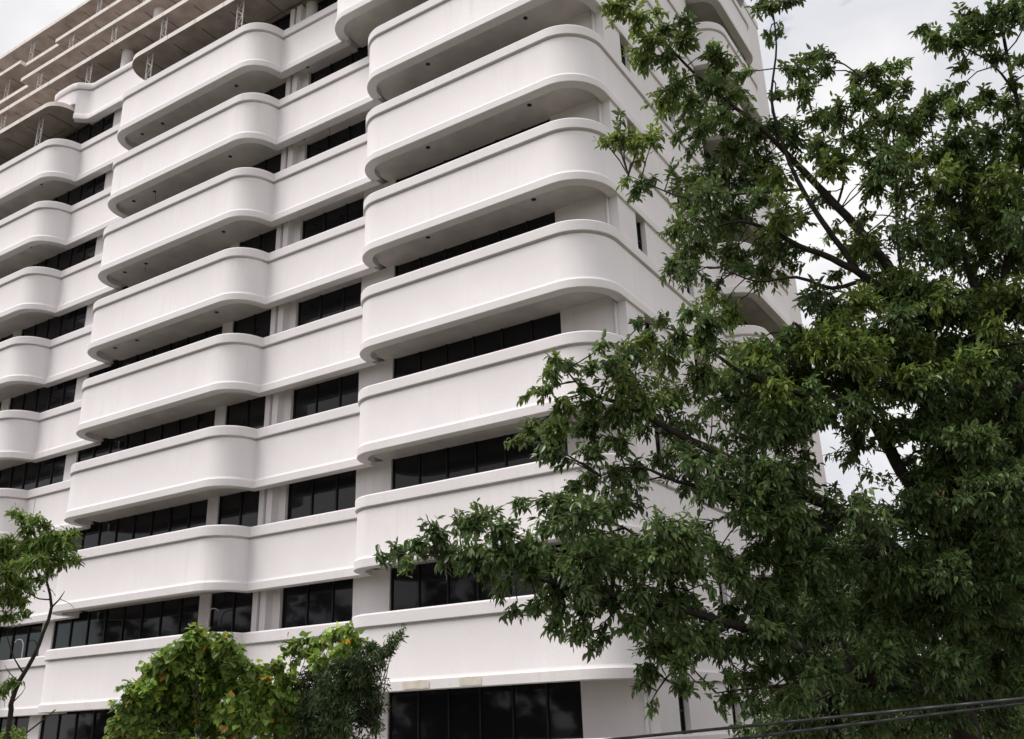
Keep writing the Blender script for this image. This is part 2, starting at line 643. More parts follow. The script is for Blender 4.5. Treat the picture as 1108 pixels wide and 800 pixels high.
# a thin vertical movement joint in the front of the middle wing's lowest bands
for k in (0, 1, 2):
    jm = MB()
    jm.box(-26.2, -26.19, 1.2255, 1.236, zg(k) - 1.34, zg(k) - 0.08)
    jm.build('movement_joint', SEAM, BLD)
# loose wires hanging from two ceilings
for (x, y, k, l_) in ((-20.1, 0.75, 6, 0.5), (-11.2, 1.40, 6, 0.5), (-20.2, 0.74, 5, 0.35)):
    wm = MB()
    z = zg(k) - 1.49
    wm.bar((x, y, z), (x + 0.03, y + 0.02, z - l_), 0.008, 0, 5)
    wm.build('hanging_wire', CABLE, BLD)
# made-up slim curved tubes standing in for pale lamp reflections at the windows
for (x, y, k, h, s) in ((-15.75, 1.38, 0, 0.98, 1), (-25.9, 1.45, 0, 0.8, -1)):
    gm = MB()
    pts = [Vector((x, y, zg(k) - 0.4)), Vector((x, y, zg(k) + h))] + [Vector((x + s * (0.35 - 0.35 * math.cos(R(a))), y, zg(k) + h + 0.3 * math.sin(R(a)))) for a in range(20, 150, 20)]
    for a, b in zip(pts, pts[1:]):
        gm.bar(a, b, 0.016, 0, 6)
    gm.build('reflection_tube', PIPE, BLD)

# ---- stepped rooftop canopies: thin slabs with pale fascias and brown panelled ceilings
SLABS = [  # x left, x right, front y, underside z, rounded left / right end
    (-22.35, -10.4, -0.1, 25.04, 1.1, 0.0),
    (-40.0, -27.25, -0.05, 25.30, 0.0, 0.85),
    (-40.0, -10.4, 1.0, 28.14, 0, 0),
    (-34.7, -10.4, 1.92, 30.95, 0, 0),
    (-45.0, -34.4, 2.36, 30.9, 0, 0),
    (-33.7, -10.4, 2.88, 33.75, 0, 0),
    (-37.2, -33.4, 3.10, 33.72, 0, 0),
    (-45.0, -36.9, 2.80, 33.76, 0, 0),
    (-45.0, -10.4, 3.66, 36.55, 0, 0),
]
for (xl, xr, yf, zu, rl, rr_) in SLABS:
    zu = zu - 0.0 + (Z0 - 0.0)
    cs = MB()
    poly = []
    if rl:
        poly += arc(xl + rl, yf + rl, rl, 180, 270, 10)
    else:
        poly += [(xl, yf)]
    if rr_:
        poly += arc(xr - rr_, yf + rr_, rr_, 270, 360, 10)
    else:
        poly += [(xr, yf)]
    poly += [(xr, 9.0), (xl, 9.0)]
    cs.prism(poly, zu, zu + 0.23, 0, 1, 0)
    # panel seams across the ceiling and one along it, joints on the fascia
    x = xl + 1.3
    while x < xr - 0.4:
        cs.box(x - 0.02, x + 0.02, yf + 0.35, 8.9, zu - 0.012, zu - 0.002, 2)
        if x > xl + 1.4 and x < xr - 1.6:
            cs.box(x - 0.006, x + 0.006, yf - 0.004, yf - 0.001, zu + 0.01, zu + 0.22, 2)
        x += 1.72
    cs.box(xl + 1.2, xr - 1.6, yf + 1.55, yf + 1.58, zu - 0.025, zu - 0.013, 2)
    o = cs.build('canopy_slab', [FASCIA, CEIL, SEAM], BLD)


def lattice_post(x, y, z0, z1, w=0.34):
    lm = MB()
    for dx in (-w / 2, w / 2):
        lm.box(x + dx - 0.022, x + dx + 0.022, y - 0.022, y + 0.022, z0, z1)
    n_ = max(3, int((z1 - z0) / 0.36))
    for i in range(n_):
        za, zb_ = z0 + (z1 - z0) * i / n_, z0 + (z1 - z0) * (i + 1) / n_
        s = 1 if i % 2 else -1
        lm.bar((x - s * w / 2, y, za), (x + s * w / 2, y, zb_), 0.022)
        lm.bar((x - w / 2, y + 0.005, zb_), (x + w / 2, y + 0.005, zb_), 0.012)
    lm.build('lattice_post', STEEL, BLD)


for x in (-15.1, -20.65, -28.9, -34.5):                     # on the seventh floor parapet
    lattice_post(x, 0.12 if x > -25 else 0.33, zg(7) - 0.3, Z0 + (25.04 if x > -25 else 25.3))
lattice_post(-27.0, 1.2, zg(8) - 0.3, Z0 + 28.14)
for x in (-15.9, -21.46, -34.1):                            # on the lowest canopies
    lattice_post(x, 1.15, Z0 + (25.31 if x > -25 else 25.57), Z0 + 28.14)
for x in (-20.5, -26.77, -33.0):
    lattice_post(x, 2.05, Z0 + 28.41, Z0 + 30.95)
for (x, y) in ((-26.0, 3.0), (-32.26, 3.0), (-38.6, 3.2)):
    lattice_post(x, y, Z0 + 31.22, Z0 + 33.75)
for x in (-25.3, -31.56, -37.9):
    lattice_post(x, 3.85, Z0 + 34.02, Z0 + 36.55)
for (x, y, z0c, z1c) in ((-24.85, 1.72, zg(8) - 0.5, Z0 + 28.14), (-24.1, 2.6, Z0 + 28.41, Z0 + 30.95), (-12.9, 1.9, zg(7) - 0.5, Z0 + 25.04)):
    cm = MB()
    ring = [(x + 0.27 * math.cos(2 * math.pi * i / 20), y + 0.27 * math.sin(2 * math.pi * i / 20)) for i in range(20)]
    cm.prism(ring, z0c, z1c)
    smooth_by_angle(cm.build('round_column', WHITE, BLD), 40)
# back walls of the stepped floors
bw = MB()
bw.box(-40, -10.5, 7.5, 7.8, zg(7) - 1.4, Z0 + 36.5)
bw.build('back_wall', CEIL, BLD)
window(-14.4, -13.0, zg(7) - 0.4, Z0 + 24.9, 2.0, 1)
window(-26.4, -23.0, zg(7) - 0.4, zg(8) - 1.45, 1.75, 3)

# ------------------------------------------------------------------ terracotta building glimpsed through the big tree
tb = empty('terracotta_building', at(1190, 700, 42), 'orange terracotta building far behind the big tree at the right edge', 'building')
tb.location.z = 0
c0 = tb.location
m_ = MB()
m_.box(c0.x - 5.8, c0.x + 9, c0.y - 1, c0.y + 9, 0, 16.2)
m_.build('wall', TERRA, tb)
m_ = MB()
m_.box(c0.x - 6.1, c0.x + 9.3, c0.y - 1.3, c0.y + 9.3, 16.2, 16.6)
m_.build('roof', PAVE, tb)
for zz in (3.0, 6.2, 9.4, 12.6):
    for xx in (-4.2, -1.7, 0.8, 3.8, 6.8):
        wf = MB()
        wf.box(c0.x + xx - 0.6, c0.x + xx + 0.6, c0.y - 1.06, c0.y - 0.995, zz, zz + 1.5)
        f_ = wf.build('window', PALEFRAME, tb)
        wp = MB()
        wp.box(c0.x + xx - 0.5, c0.x + xx + 0.5, c0.y - 1.08, c0.y - 1.065, zz + 0.1, zz + 1.4)
        wp.build('pane', GLASS, f_)


# ------------------------------------------------------------------ vegetation
LANCE = (np.array([(0, 0, 0), (0.30, -0.46, 0.05), (0.33, 0, -0.03), (0.30, 0.46, 0.05), (0.66, -0.38, 0.01), (0.68, 0, -0.08), (0.66, 0.38, 0.01), (1, 0, -0.17)], float),
         [(0, 1, 2), (0, 2, 3), (1, 4, 5), (1, 5, 2), (2, 5, 6), (2, 6, 3), (4, 7, 5), (5, 7, 6)])
HEART = (np.array([(0.10, 0, 0), (0, -0.32, 0.03), (0.30, -0.52, 0.02), (0.65, -0.3, -0.03), (1, 0, -0.15), (0.65, 0.3, -0.03),
                   (0.30, 0.52, 0.02), (0, 0.32, 0.03), (0.42, 0, -0.07)], float),
         [(8, 0, 1), (8, 1, 2), (8, 2, 3), (8, 3, 4), (8, 4, 5), (8, 5, 6), (8, 6, 7), (8, 7, 0)])


def unit(a):
    return a / np.maximum(np.linalg.norm(a, axis=-1, keepdims=True), 1e-9)


def world_off(parent):
    off = np.zeros(3)
    p = parent
    while p is not None:
        off += np.array(p.location)
        p = p.parent
    return off


def leaves_mesh(name, P, D, Nn, L, W, tint, mat, parent, shape=LANCE):
    T, Fc = shape
    D = unit(D)
    S = unit(np.cross(D, Nn))
    Nn = np.cross(S, D)
    V = (P[:, None, :] + T[None, :, 0, None] * (D * L[:, None])[:, None, :] + T[None, :, 1, None] * (S * W[:, None])[:, None, :]
         + T[None, :, 2, None] * (Nn * L[:, None])[:, None, :])
    V = V.reshape(-1, 3) - world_off(parent)
    nv = len(T)
    F = (np.array(Fc)[None] + (np.arange(len(P)) * nv)[:, None, None]).reshape(-1, 3)
    return tri_mesh(name, V, F, mat, parent, np.repeat(tint, nv, axis=0))


def tri_mesh(name, V, F, mat, parent, tint=None, smooth=False):
    me = bpy.data.meshes.new(name)
    k = F.shape[1]
    me.vertices.add(len(V))
    me.vertices.foreach_set('co', V.astype(np.float32).ravel())
    me.loops.add(F.size)
    me.loops.foreach_set('vertex_index', F.astype(np.int32).ravel())
    me.polygons.add(len(F))
    me.polygons.foreach_set('loop_start', (np.arange(len(F)) * k).astype(np.int32))
    me.polygons.foreach_set('loop_total', np.full(len(F), k, np.int32))
    me.polygons.foreach_set('use_smooth', np.full(len(F), smooth))
    if tint is not None:
        a = me.color_attributes.new('tint', 'FLOAT_COLOR', 'POINT')
        a.data.foreach_set('color', np.concatenate([tint, np.ones((len(tint), 1))], 1).astype(np.float32).ravel())
    me.materials.append(mat)
    me.update(calc_edges=True)
    me.validate()
    o = bpy.data.objects.new(name, me)
    COL.objects.link(o)
    o.parent = parent
    return o


def tubes_mesh(name, A, B, ra, rb, mat, parent, n=4):
    A, B = np.array(A, float), np.array(B, float)
    ra, rb = np.array(ra, float), np.array(rb, float)
    d = unit(B - A)
    h = np.where(np.abs(d[:, 2:3]) < 0.9, np.array([[0, 0, 1.0]]), np.array([[1.0, 0, 0]]))
    s = unit(np.cross(d, h))
    t = np.cross(d, s)
    an = 2 * np.pi * np.arange(n) / n
    ring = s[:, None] * np.cos(an)[None, :, None] + t[:, None] * np.sin(an)[None, :, None]
    V = np.concatenate([A[:, None] + ring * ra[:, None, None], B[:, None] + ring * rb[:, None, None]], 1).reshape(-1, 3)
    i = np.arange(n)
    q = np.stack([i, (i + 1) % n, n + (i + 1) % n, n + i], 1)
    F = (q[None] + (np.arange(len(A)) * 2 * n)[:, None, None]).reshape(-1, 4)
    return tri_mesh(name, V - world_off(parent), F, mat, parent, smooth=True)


def catmull(pts, rad, step=0.12):
    pts = [Vector(p) for p in pts]
    P = [pts[0] * 2 - pts[1]] + pts + [pts[-1] * 2 - pts[-2]]
    res, rr = [], []
    for i in range(1, len(P) - 2):
        n = max(2, int((P[i + 1] - P[i]).length / step))
        for j in range(n):
            t = j / n
            a, b, c, d = P[i - 1], P[i], P[i + 1], P[i + 2]
            res.append(0.5 * ((2 * b) + (c - a) * t + (2 * a - 5 * b + 4 * c - d) * t * t + (3 * b - a - 3 * c + d) * t ** 3))
            rr.append(rad[i - 1] * (1 - t) + rad[i] * t)
    res.append(pts[-1])
    rr.append(rad[-1])
    return res, rr


def limb_into(mb, pts, rad, rng, n=9):
    """a tapered, slightly knobbly tube along a curve"""
    c, r = catmull(pts, rad)
    c = [p + Vector((rng.uniform(-1, 1), rng.uniform(-1, 1), rng.uniform(-1, 1))) * q * 0.13 for p, q in zip(c, r)]
    vs, fs = [], []
    ref = Vector((0.3, 0.9, 0.2))
    for i, (p, q) in enumerate(zip(c, r)):
        d = (c[min(i + 1, len(c) - 1)] - c[max(i - 1, 0)]).normalized()
        s = d.cross(ref).normalized()
        t = d.cross(s)
        for j in range(n):
            an = 2 * math.pi * j / n
            vs.append(p + (s * math.cos(an) + t * math.sin(an)) * q * rng.uniform(0.93, 1.07))
    for i in range(len(c) - 1):
        for j in range(n):
            k = (j + 1) % n
            fs.append((i * n + j, i * n + k, (i + 1) * n + k, (i + 1) * n + j))
    fs.append(tuple(range(n))[::-1])
    fs.append(tuple(range((len(c) - 1) * n, len(c) * n)))
    mb.add(vs, fs, 0, True)
    return c, r


def crown(root, limb_pts, clumps, mat, seed, leaf_len=0.105, leaf_wid=0.34, per_spray=9, spray_px=260.0, cover=2.0, droop=0.55,
          shape=LANCE, tint_fn=None, twig_mat=None, twig_r=0.010, flat=0.85, spray_len=0.16):
    """clumps: (centre, radius in metres, density). Sprays of leaves on twigs fill each clump."""
    rng = np.random.default_rng(seed)
    LP = np.array([tuple(p) for p in limb_pts])
    P, D, Nn, L, W, T = [], [], [], [], [], []
    A, B, ra, rb = [], [], [], []
    upv = np.array([0, 0, 1.0])
    nodes = LP
    for cl_ in clumps:
        c, rad, dens = cl_[:3]
        brighten = cl_[3] if len(cl_) > 3 else 0.0  # optional brightness put into the clump's tint, turning it yellower
        c = np.array(c, float)
        dist = np.linalg.norm(nodes - c, axis=1) + 0.35 * np.maximum(0, nodes[:, 2] - c[2])
        base = nodes[np.argmin(dist)]
        # branchlet from the limb to the clump, bowed upward
        span = c - base
        ln = np.linalg.norm(span)
        m1 = base + span * 0.35 + upv * 0.06 * ln + rng.normal(0, 0.04 * ln, 3)
        m2 = base + span * 0.7 + upv * 0.07 * ln + rng.normal(0, 0.04 * ln, 3)
        tr = twig_r * (0.6 + 0.5 * min(2.0, ln))
        for a, b, r0, r1 in ((base, m1, tr * 1.25, tr), (m1, m2, tr, tr * 0.75), (m2, c, tr * 0.75, tr * 0.5)):
            A.append(a); B.append(b); ra.append(r0); rb.append(r1)
        hubs = np.array([m2, c, (m2 + c) / 2])
        ns = max(3, int(dens * cover * (rad ** 2) / (spray_len ** 2) * 0.95))
        tintc = rng.uniform(0.76, 1.26)
        yg = brighten if rng.random() < 0.6 else 0.0
        for _ in range(ns):
            v = rng.normal(0, 1, 3)
            v = v / np.linalg.norm(v) * rad * rng.uniform(0.15, 1.0) ** 0.55
            v[2] *= flat
            tip = c + v
            hub = hubs[rng.integers(3)]
            td = tip - hub
            tl = np.linalg.norm(td)
            if tl < 0.02:
                continue
            mid = hub + td * 0.55 + upv * 0.08 * tl + rng.normal(0, 0.05 * tl, 3)
            A += [hub, mid]; B += [mid, tip]
            ra += [tr * 0.38, tr * 0.28]; rb += [tr * 0.28, tr * 0.16]
            td = unit((tip - mid)[None])[0]
            n_ = int(rng.integers(per_spray - 3, per_spray + 4))
            s = unit(np.cross(td, upv + 0.01)[None])[0]
            t = np.cross(td, s)
            for j in range(n_):
                u = (j + rng.uniform(0, 1)) / n_
                an = j * 2.4 + rng.uniform(-0.8, 0.8)
                rd = s * math.cos(an) + t * math.sin(an)
                P.append(tip - td * spray_len * 1.5 * (1 - u))
                D.append(td * rng.uniform(0.2, 0.9) + rd * rng.uniform(0.5, 0.9) - upv * droop * rng.uniform(0.2, 1.6) + rng.normal(0, 0.15, 3))
                Nn.append(upv + rd * 0.5 + rng.normal(0, 0.3, 3))
                l_ = leaf_len * rng.uniform(0.55, 1.2)
                L.append(l_)
                W.append(l_ * leaf_wid * rng.uniform(0.85, 1.15))
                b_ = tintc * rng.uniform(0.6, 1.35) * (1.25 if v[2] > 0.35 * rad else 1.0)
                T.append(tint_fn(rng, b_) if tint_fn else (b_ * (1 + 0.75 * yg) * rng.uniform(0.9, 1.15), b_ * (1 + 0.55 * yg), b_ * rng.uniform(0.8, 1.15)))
    tubes_mesh('branches', A, B, ra, rb, twig_mat or BARK, root)
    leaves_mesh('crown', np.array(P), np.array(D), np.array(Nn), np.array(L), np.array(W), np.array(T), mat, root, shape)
    return len(P)


def near_limb(c, reach):
    return min((c - q).length for q in LPTS) < reach


def poly3(pts):
    return [at(*p) for p in pts]


# ---- the big tree in front of the right half of the building
rng = random.Random(11)
TREE = empty('broadleaf_tree', (0, 0, 0), 'large dark green broadleaf tree spreading over the right half in front of the tower', 'tree')
tb_ = at(1040, 760, 10.2)
TREE.location = (tb_.x, tb_.y, 0)
tw = MB()
limbs = [
    ([Vector((tb_.x + 0.15, tb_.y, -0.2)), Vector((tb_.x + 0.05, tb_.y, 2.2)), Vector((tb_.x, tb_.y, 4.2))] + poly3([(1040, 765, 10.2), (1040, 690, 10.2), (1042, 630, 10.2)]),
     [0.30, 0.23, 0.20, 0.18, 0.165, 0.15]),
    # leaning stem up through the middle
    (poly3([(1042, 640, 10.2), (1010, 570, 10.3), (970, 500, 10.4), (935, 440, 10.5), (905, 390, 10.4), (860, 350, 10.2)]), [0.13, 0.10, 0.085, 0.07, 0.045, 0.02]),
    # upright stems feeding the top of the crown
    (poly3([(1042, 640, 10.2), (1035, 540, 10.5), (1010, 430, 10.8), (985, 340, 11.0), (959, 286, 11.1), (909, 227, 11.2), (869, 185, 11.3), (825, 140, 11.4), (787, 110, 11.4), (752, 80, 11.4), (719, 45, 11.4), (695, 15, 11.4)]),
     [0.12, 0.10, 0.09, 0.08, 0.075, 0.062, 0.05, 0.036, 0.028, 0.022, 0.015, 0.008]),
    (poly3([(985, 345, 11.0), (939, 302, 10.9), (900, 280, 10.9), (864, 266, 10.9), (835, 250, 10.9), (800, 240, 10.9), (760, 250, 10.9)]), [0.065, 0.058, 0.048, 0.040, 0.033, 0.022, 0.010]),
    (poly3([(930, 296, 10.9), (890, 240, 11.0), (868, 205, 11.1), (850, 165, 11.2), (835, 110, 11.3), (840, 50, 11.3), (833, -10, 11.3)]), [0.045, 0.040, 0.034, 0.028, 0.020, 0.014, 0.008]),
    (poly3([(939, 302, 10.9), (900, 312, 10.8), (862, 300, 10.7), (820, 305, 10.6), (780, 290, 10.6)]), [0.035, 0.028, 0.022, 0.015, 0.008]),
    (poly3([(868, 205, 11.1), (800, 210, 11.0), (745, 215, 11.0), (708, 202, 11.0), (680, 190, 11.0)]), [0.022, 0.018, 0.013, 0.009, 0.005]),
    (poly3([(905, 225, 11.2), (914, 190, 11.3), (914, 130, 11.3), (935, 85, 11.3)]), [0.02, 0.017, 0.013, 0.007]),
    (poly3([(985, 340, 11.0), (972, 270, 11.3), (970, 200, 11.4), (965, 130, 11.4)]), [0.03, 0.024, 0.018, 0.008]),
    (poly3([(1042, 640, 10.2), (1065, 500, 10.6), (1070, 380, 11.0), (1045, 280, 11.3), (1022, 200, 11.4), (1010, 165, 11.4)]), [0.11, 0.085, 0.07, 0.05, 0.035, 0.02]),
    (poly3([(1070, 380, 11.0), (1095, 250, 11.3), (1108, 150, 11.5), (1098, 99, 11.5), (1087, 45, 11.6), (1080, -30, 11.6), (1090, -180, 11.6)]), [0.06, 0.045, 0.036, 0.030, 0.024, 0.016, 0.007]),
    (poly3([(1098, 99, 11.5), (1076, 72, 11.5), (1050, 55, 11.5), (1015, 45, 11.5)]), [0.02, 0.015, 0.011, 0.006]),
    # boughs reaching left over the building
    (poly3([(1040, 690, 10.2), (985, 610, 10.0), (920, 560, 9.9), (870, 535, 9.8), (818, 510, 9.7), (765, 485, 9.6), (720, 462, 9.6), (680, 440, 9.5), (636, 425, 9.5), (612, 400, 9.5)]),
     [0.12, 0.10, 0.085, 0.072, 0.062, 0.052, 0.042, 0.032, 0.020, 0.008]),
    (poly3([(900, 572, 9.9), (850, 565, 9.7), (815, 551, 9.6), (770, 530, 9.5), (732, 521, 9.4), (690, 505, 9.3), (650, 515, 9.2)]), [0.05, 0.043, 0.038, 0.030, 0.024, 0.015, 0.007]),
    (poly3([(1040, 765, 10.2), (1000, 752, 10.0), (950, 735, 9.8), (905, 722, 9.6), (850, 695, 9.4), (790, 675, 9.2), (740, 660, 9.0), (690, 650, 8.9), (622, 634, 8.8), (560, 622, 8.7), (500, 605, 8.7), (440, 600, 8.7)]),
     [0.13, 0.11, 0.10, 0.088, 0.068, 0.055, 0.046, 0.038, 0.030, 0.022, 0.014, 0.006]),
    (poly3([(740, 660, 9.0), (712, 610, 8.9), (690, 580, 8.9), (660, 565, 8.9), (620, 550, 8.8)]), [0.028, 0.022, 0.018, 0.013, 0.006]),
    (poly3([(850, 695, 9.4), (820, 640, 9.3), (790, 605, 9.2), (765, 590, 9.2)]), [0.035, 0.026, 0.018, 0.008]),
    (poly3([(935, 440, 10.5), (890, 430, 10.1), (840, 420, 9.8), (790, 395, 9.7), (750, 365, 9.7), (700, 350, 9.7)]), [0.05, 0.040, 0.032, 0.024, 0.015, 0.006]),
    (poly3([(905, 722, 9.6), (860, 740, 9.4), (815, 745, 9.2), (775, 750, 9.1)]), [0.03, 0.024, 0.016, 0.007]),
    (poly3([(790, 675, 9.2), (750, 705, 9.0), (720, 735, 8.9), (704, 760, 8.9)]), [0.022, 0.017, 0.012, 0.005]),
    (poly3([(1065, 500, 10.6), (1090, 440, 10.0), (1140, 380, 9.8), (1220, 280, 10.2), (1320, 160, 10.8)]), [0.06, 0.055, 0.045, 0.03, 0.012]),
    (poly3([(1042, 640, 10.2), (1085, 590, 9.9), (1140, 540, 9.8), (1230, 470, 9.8), (1350, 400, 10)]), [0.06, 0.055, 0.045, 0.03, 0.012]),
]
LPTS = []
for pts, rad in limbs:
    c, r = limb_into(tw, pts, [q_ * 0.8 for q_ in rad], rng)
    if r[0] < 0.2:
        LPTS += c[2:]
tw.build('trunk', BARK, TREE)

CL = """668,8,22 690,22,22 712,14,14,.6 722,32,18 740,20,16,.8 700,50,24 722,62,22 738,45,18 695,68,15 748,36,12,.7 775,62,16 786,74,22 771,52,11
735,95,24 715,112,18 745,120,24 770,98,22 790,105,24 802,84,13 760,140,22 780,130,22 733,148,13
672,126,8,.7 668,150,18 690,153,20 706,151,17 653,150,10,.8 690,176,9,.6 690,205,14 702,198,12,.8 686,213,9 677,199,9 728,185,10,.5 745,165,15,.7
800,135,24 820,150,26 790,165,26 770,185,24 745,200,22 765,215,28 795,200,28 820,180,24,.8 842,140,20
735,255,22 755,265,24 780,250,28 800,235,22 740,285,17 725,290,17 737,301,13 790,278,20 806,290,15 822,292,12 825,275,14,.6 845,280,12,.5 858,290,11,.6 775,315,11 783,331,9
822,5,15 838,8,16 856,5,13 830,42,10 846,37,9 868,80,22 881,60,15 872,101,20 890,76,13 851,75,11,.8 841,106,11 893,58,9
905,125,24,.8 925,85,16 945,80,18 955,96,20 974,75,14 982,93,11 930,110,20 885,130,20,.8
860,150,24 885,160,24,.8 905,175,24 930,150,26 960,130,26 985,140,24 1000,120,22 1025,105,18 1040,120,22 1065,110,20 1085,115,18 1100,130,20
998,32,12,.8 1012,44,17 1035,45,24 1045,18,18 1060,40,24 1075,62,16 1080,20,24 1102,15,22 1040,75,11 1105,66,12 1097,92,12
955,175,26 985,170,22,.6 1010,170,24,.8 1040,155,26 1070,150,26 1100,165,26 1015,210,28,.8 1050,200,28 1085,205,28 975,210,20,.8 945,205,20 1108,230,24,.8 1040,245,28 1075,250,28 1005,245,22 1020,275,26 1060,285,28 1100,280,28
890,215,16,.6 902,252,13,.6 930,238,14,.7 985,270,17,.6 945,265,10,.6 868,238,14,.7 885,275,10,.5 925,275,9,.5 860,275,12,.6 905,300,12,.7
872,322,20,.6 900,340,26 930,330,26 960,322,28 995,320,30 1030,330,32 1070,330,34 1105,330,32
862,372,22 885,375,30 915,375,32 955,370,32 995,375,34 1040,380,36 1085,385,36
690,350,9,.8 715,346,13,.8 745,340,16 770,350,24 790,345,18 760,370,20 735,366,18 700,370,18,.8 680,385,18,.8 655,376,12 665,391,15,.8 640,400,14,.7 615,395,12 600,391,12 595,406,15 630,420,17,.6 590,426,12 566,432,6,.7
605,441,18 640,441,20,.8 575,466,16 600,466,20 635,466,22 556,476,10 590,490,17 665,450,20,.8 700,440,20,.5 670,480,20 695,465,16,.5 640,490,16 601,500,9 730,430,18,.5 760,410,24 790,410,24 775,440,15,.4 820,392,26 820,430,28 850,420,30 885,415,32 925,420,32 965,415,32 1005,425,34 1050,430,34 1090,430,34
690,506,18,.8 665,516,18 640,521,17 620,526,13 710,500,14,.7 722,470,13,.5 800,450,22,.8 780,476,13,.4 830,470,26 800,500,15,.4 850,472,24 832,512,28 745,490,11,.4
858,520,18,.8 850,560,28 825,560,26 820,600,28 850,600,28 868,450,24,.7 898,452,18,.8 928,458,20,.8 960,462,22,.9 990,466,24,.9 1030,470,30 1070,480,34 1100,490,32
940,505,11,.6 925,540,12,.5 955,520,12,.5 985,500,14,.5 1005,520,14,.5 925,470,16,.6 905,530,9,.5 868,490,12,.6 878,535,12,.6 1060,530,28 1095,540,30 1022,520,14,.4 872,562,18,.6 902,562,22,.8 932,562,22,.8 962,562,22,.6 990,562,24,.7 1020,562,24,.7
413,605,10 430,599,15 450,591,18 441,613,12 470,577,20 500,567,20 520,561,22 545,577,25 480,601,22 510,601,26 545,601,27 575,591,27 600,571,24 561,545,14,.8 582,545,16,.6 610,546,22 640,551,24 665,551,20 600,611,25 630,601,25 575,621,18 541,641,13 526,626,12 605,641,22 640,631,24
675,601,22 700,601,22 730,601,20 747,586,20 748,606,15 720,621,18 690,641,24 660,651,24 630,661,20 556,664,11 580,661,15 600,676,17 630,686,16 655,691,13 700,671,24 730,661,20 680,681,18 616,691,10 641,704,8
720,701,20 745,691,20 700,726,18 735,721,18 741,746,15 690,741,10 706,765,8 765,701,15,.6 771,641,12,.5 766,616,12,.5 781,601,14
800,621,24 790,661,22 820,651,28 800,701,22 830,691,28 850,641,26 792,731,14 772,743,8 791,757,11 781,771,8 820,731,24 850,721,26 846,760,20 870,681,24,.7
882,612,22,.7 910,612,26 940,607,26 970,622,28 1000,612,28 1030,622,28 1060,622,28 1095,612,30 900,662,28 930,662,28 965,667,30 1000,667,30 1040,672,32 1080,672,32 1105,692,28 890,722,22,.6 920,722,26 955,717,28 990,722,28 1030,727,32 1070,732,32 1105,742,28"""
rg = np.random.default_rng(3)
clumps = []
for tok in CL.split():
    q = [float(t) for t in tok.split(',')]
    px, py, rp = q[:3]
    de = q[3] if len(q) > 3 else 1.0
    d = 11.5 if py < 260 else (11.5 - (py - 260) / 240 * 1.4 if py < 500 else 10.1)
    if px < 780 and py > 330:
        d = 9.5 if py < 530 else 8.8
    elif px < 900 and py > 500:
        d = 9.4
    d += rg.uniform(-0.45, 0.45)
    if py < 345 and px < 880:
        de *= 0.62
    elif py < 300:
        de *= 0.80
    if px > 880 and py > 300:
        d += rg.uniform(-0.7, 0.7)
    clumps.append((at(px, py, d), 1.12 * rp * d / F_PX, de, 1.0 if (780 < px < 1010 and 325 < py < 440) or px < 720 and py < 230 else (0.35 if py < 500 else 0.1)))  # upper and middle clumps get a brighter, yellower tint than low ones
for i in range(95):                         # the thick shaded mass low on the right
    px, py = rg.uniform(835, 1130), rg.uniform(575, 830)
    if (rg.random() < 0.35) and px < 930:
        continue
    d = rg.uniform(9.5, 11.6)
    clumps.append((at(px, py, d), rg.uniform(0.20, 0.36), 0.75))
for i in range(40):
    px, py = rg.uniform(985, 1130), rg.uniform(400, 600)
    d = rg.uniform(9.6, 11.6)
    clumps.append((at(px, py, d), rg.uniform(0.20, 0.34), 0.55))
for p_ in LPTS[::4]:                        # foliage hanging round the boughs
    rel = p_ - CAM
    dz = rel.dot(FWD)
    px, py = 554 + F_PX * rel.dot(RIGHT) / dz, 400 - F_PX * rel.dot(UP) / dz
    if px > 760 and py > 335 and not (872 < px < 922 and 466 < py < 532):
        o_ = Vector(rg.normal(0, 0.12, 3)) - FWD * rg.uniform(0.1, 0.4)
        clumps.append((p_ + o_, rg.uniform(0.16, 0.27), 0.65))
for (x0, x1, y0, y1, n_, de) in ((790, 1115, 175, 335, 75, 0.42), (800, 1115, 335, 570, 120, 0.5), (660, 800, 380, 560, 32, 0.3), (745, 800, 200, 330, 8, 0.35), (600, 790, 560, 700, 34, 0.5)):
    for i in range(n_):                     # looser foliage between the main sprays
        px, py = rg.uniform(x0, x1), rg.uniform(y0, y1)
        if (855 < px < 965 and 195 < py < 305 and rg.random() < 0.7) or (868 < px < 922 and 466 < py < 532) or (922 < px < 1040 and 430 < py < 600 and rg.random() < 0.35):
            continue
        if 778 < px < 852 and 298 < py < 374:
            continue
        if px < 700 and py < 400 - (px - 640) * 0.9 or (px > 640 and py > 640 and px < 690):
            continue
        d = 11.2 if py < 260 else (11.2 - (py - 260) / 240 * 1.2 if py < 500 else 9.8)
        d -= max(0.0, (800 - px) / 160.0) if py > 330 else 0.0
        clumps.append((at(px, py, d + rg.uniform(-0.8, 0.8)), rg.uniform(0.24, 0.36), de, 0.8 if py < 440 else 0.1))
for i in range(150):                         # the part of the crown beyond the right edge of the view
    px, py = rg.uniform(1120, 1420), rg.uniform(-120, 640)
    d = rg.uniform(9.0, 12.5)
    if near_limb(at(px, py, d), 1.2):
        clumps.append((at(px, py, d), rg.uniform(0.25, 0.42), 0.8))
for i in range(90):                         # and above it
    px, py = rg.uniform(1070, 1300), rg.uniform(-330, -30)
    d = rg.uniform(10.0, 12.5)
    if near_limb(at(px, py, d), 0.9):
        clumps.append((at(px, py, d), rg.uniform(0.25, 0.42), 0.7))
n = crown(TREE, LPTS, clumps, LEAF, 21, leaf_len=0.096, leaf_wid=0.42, per_spray=11, cover=8.8, droop=0.36, spray_len=0.125, twig_r=0.009)
print('big tree leaves', n)


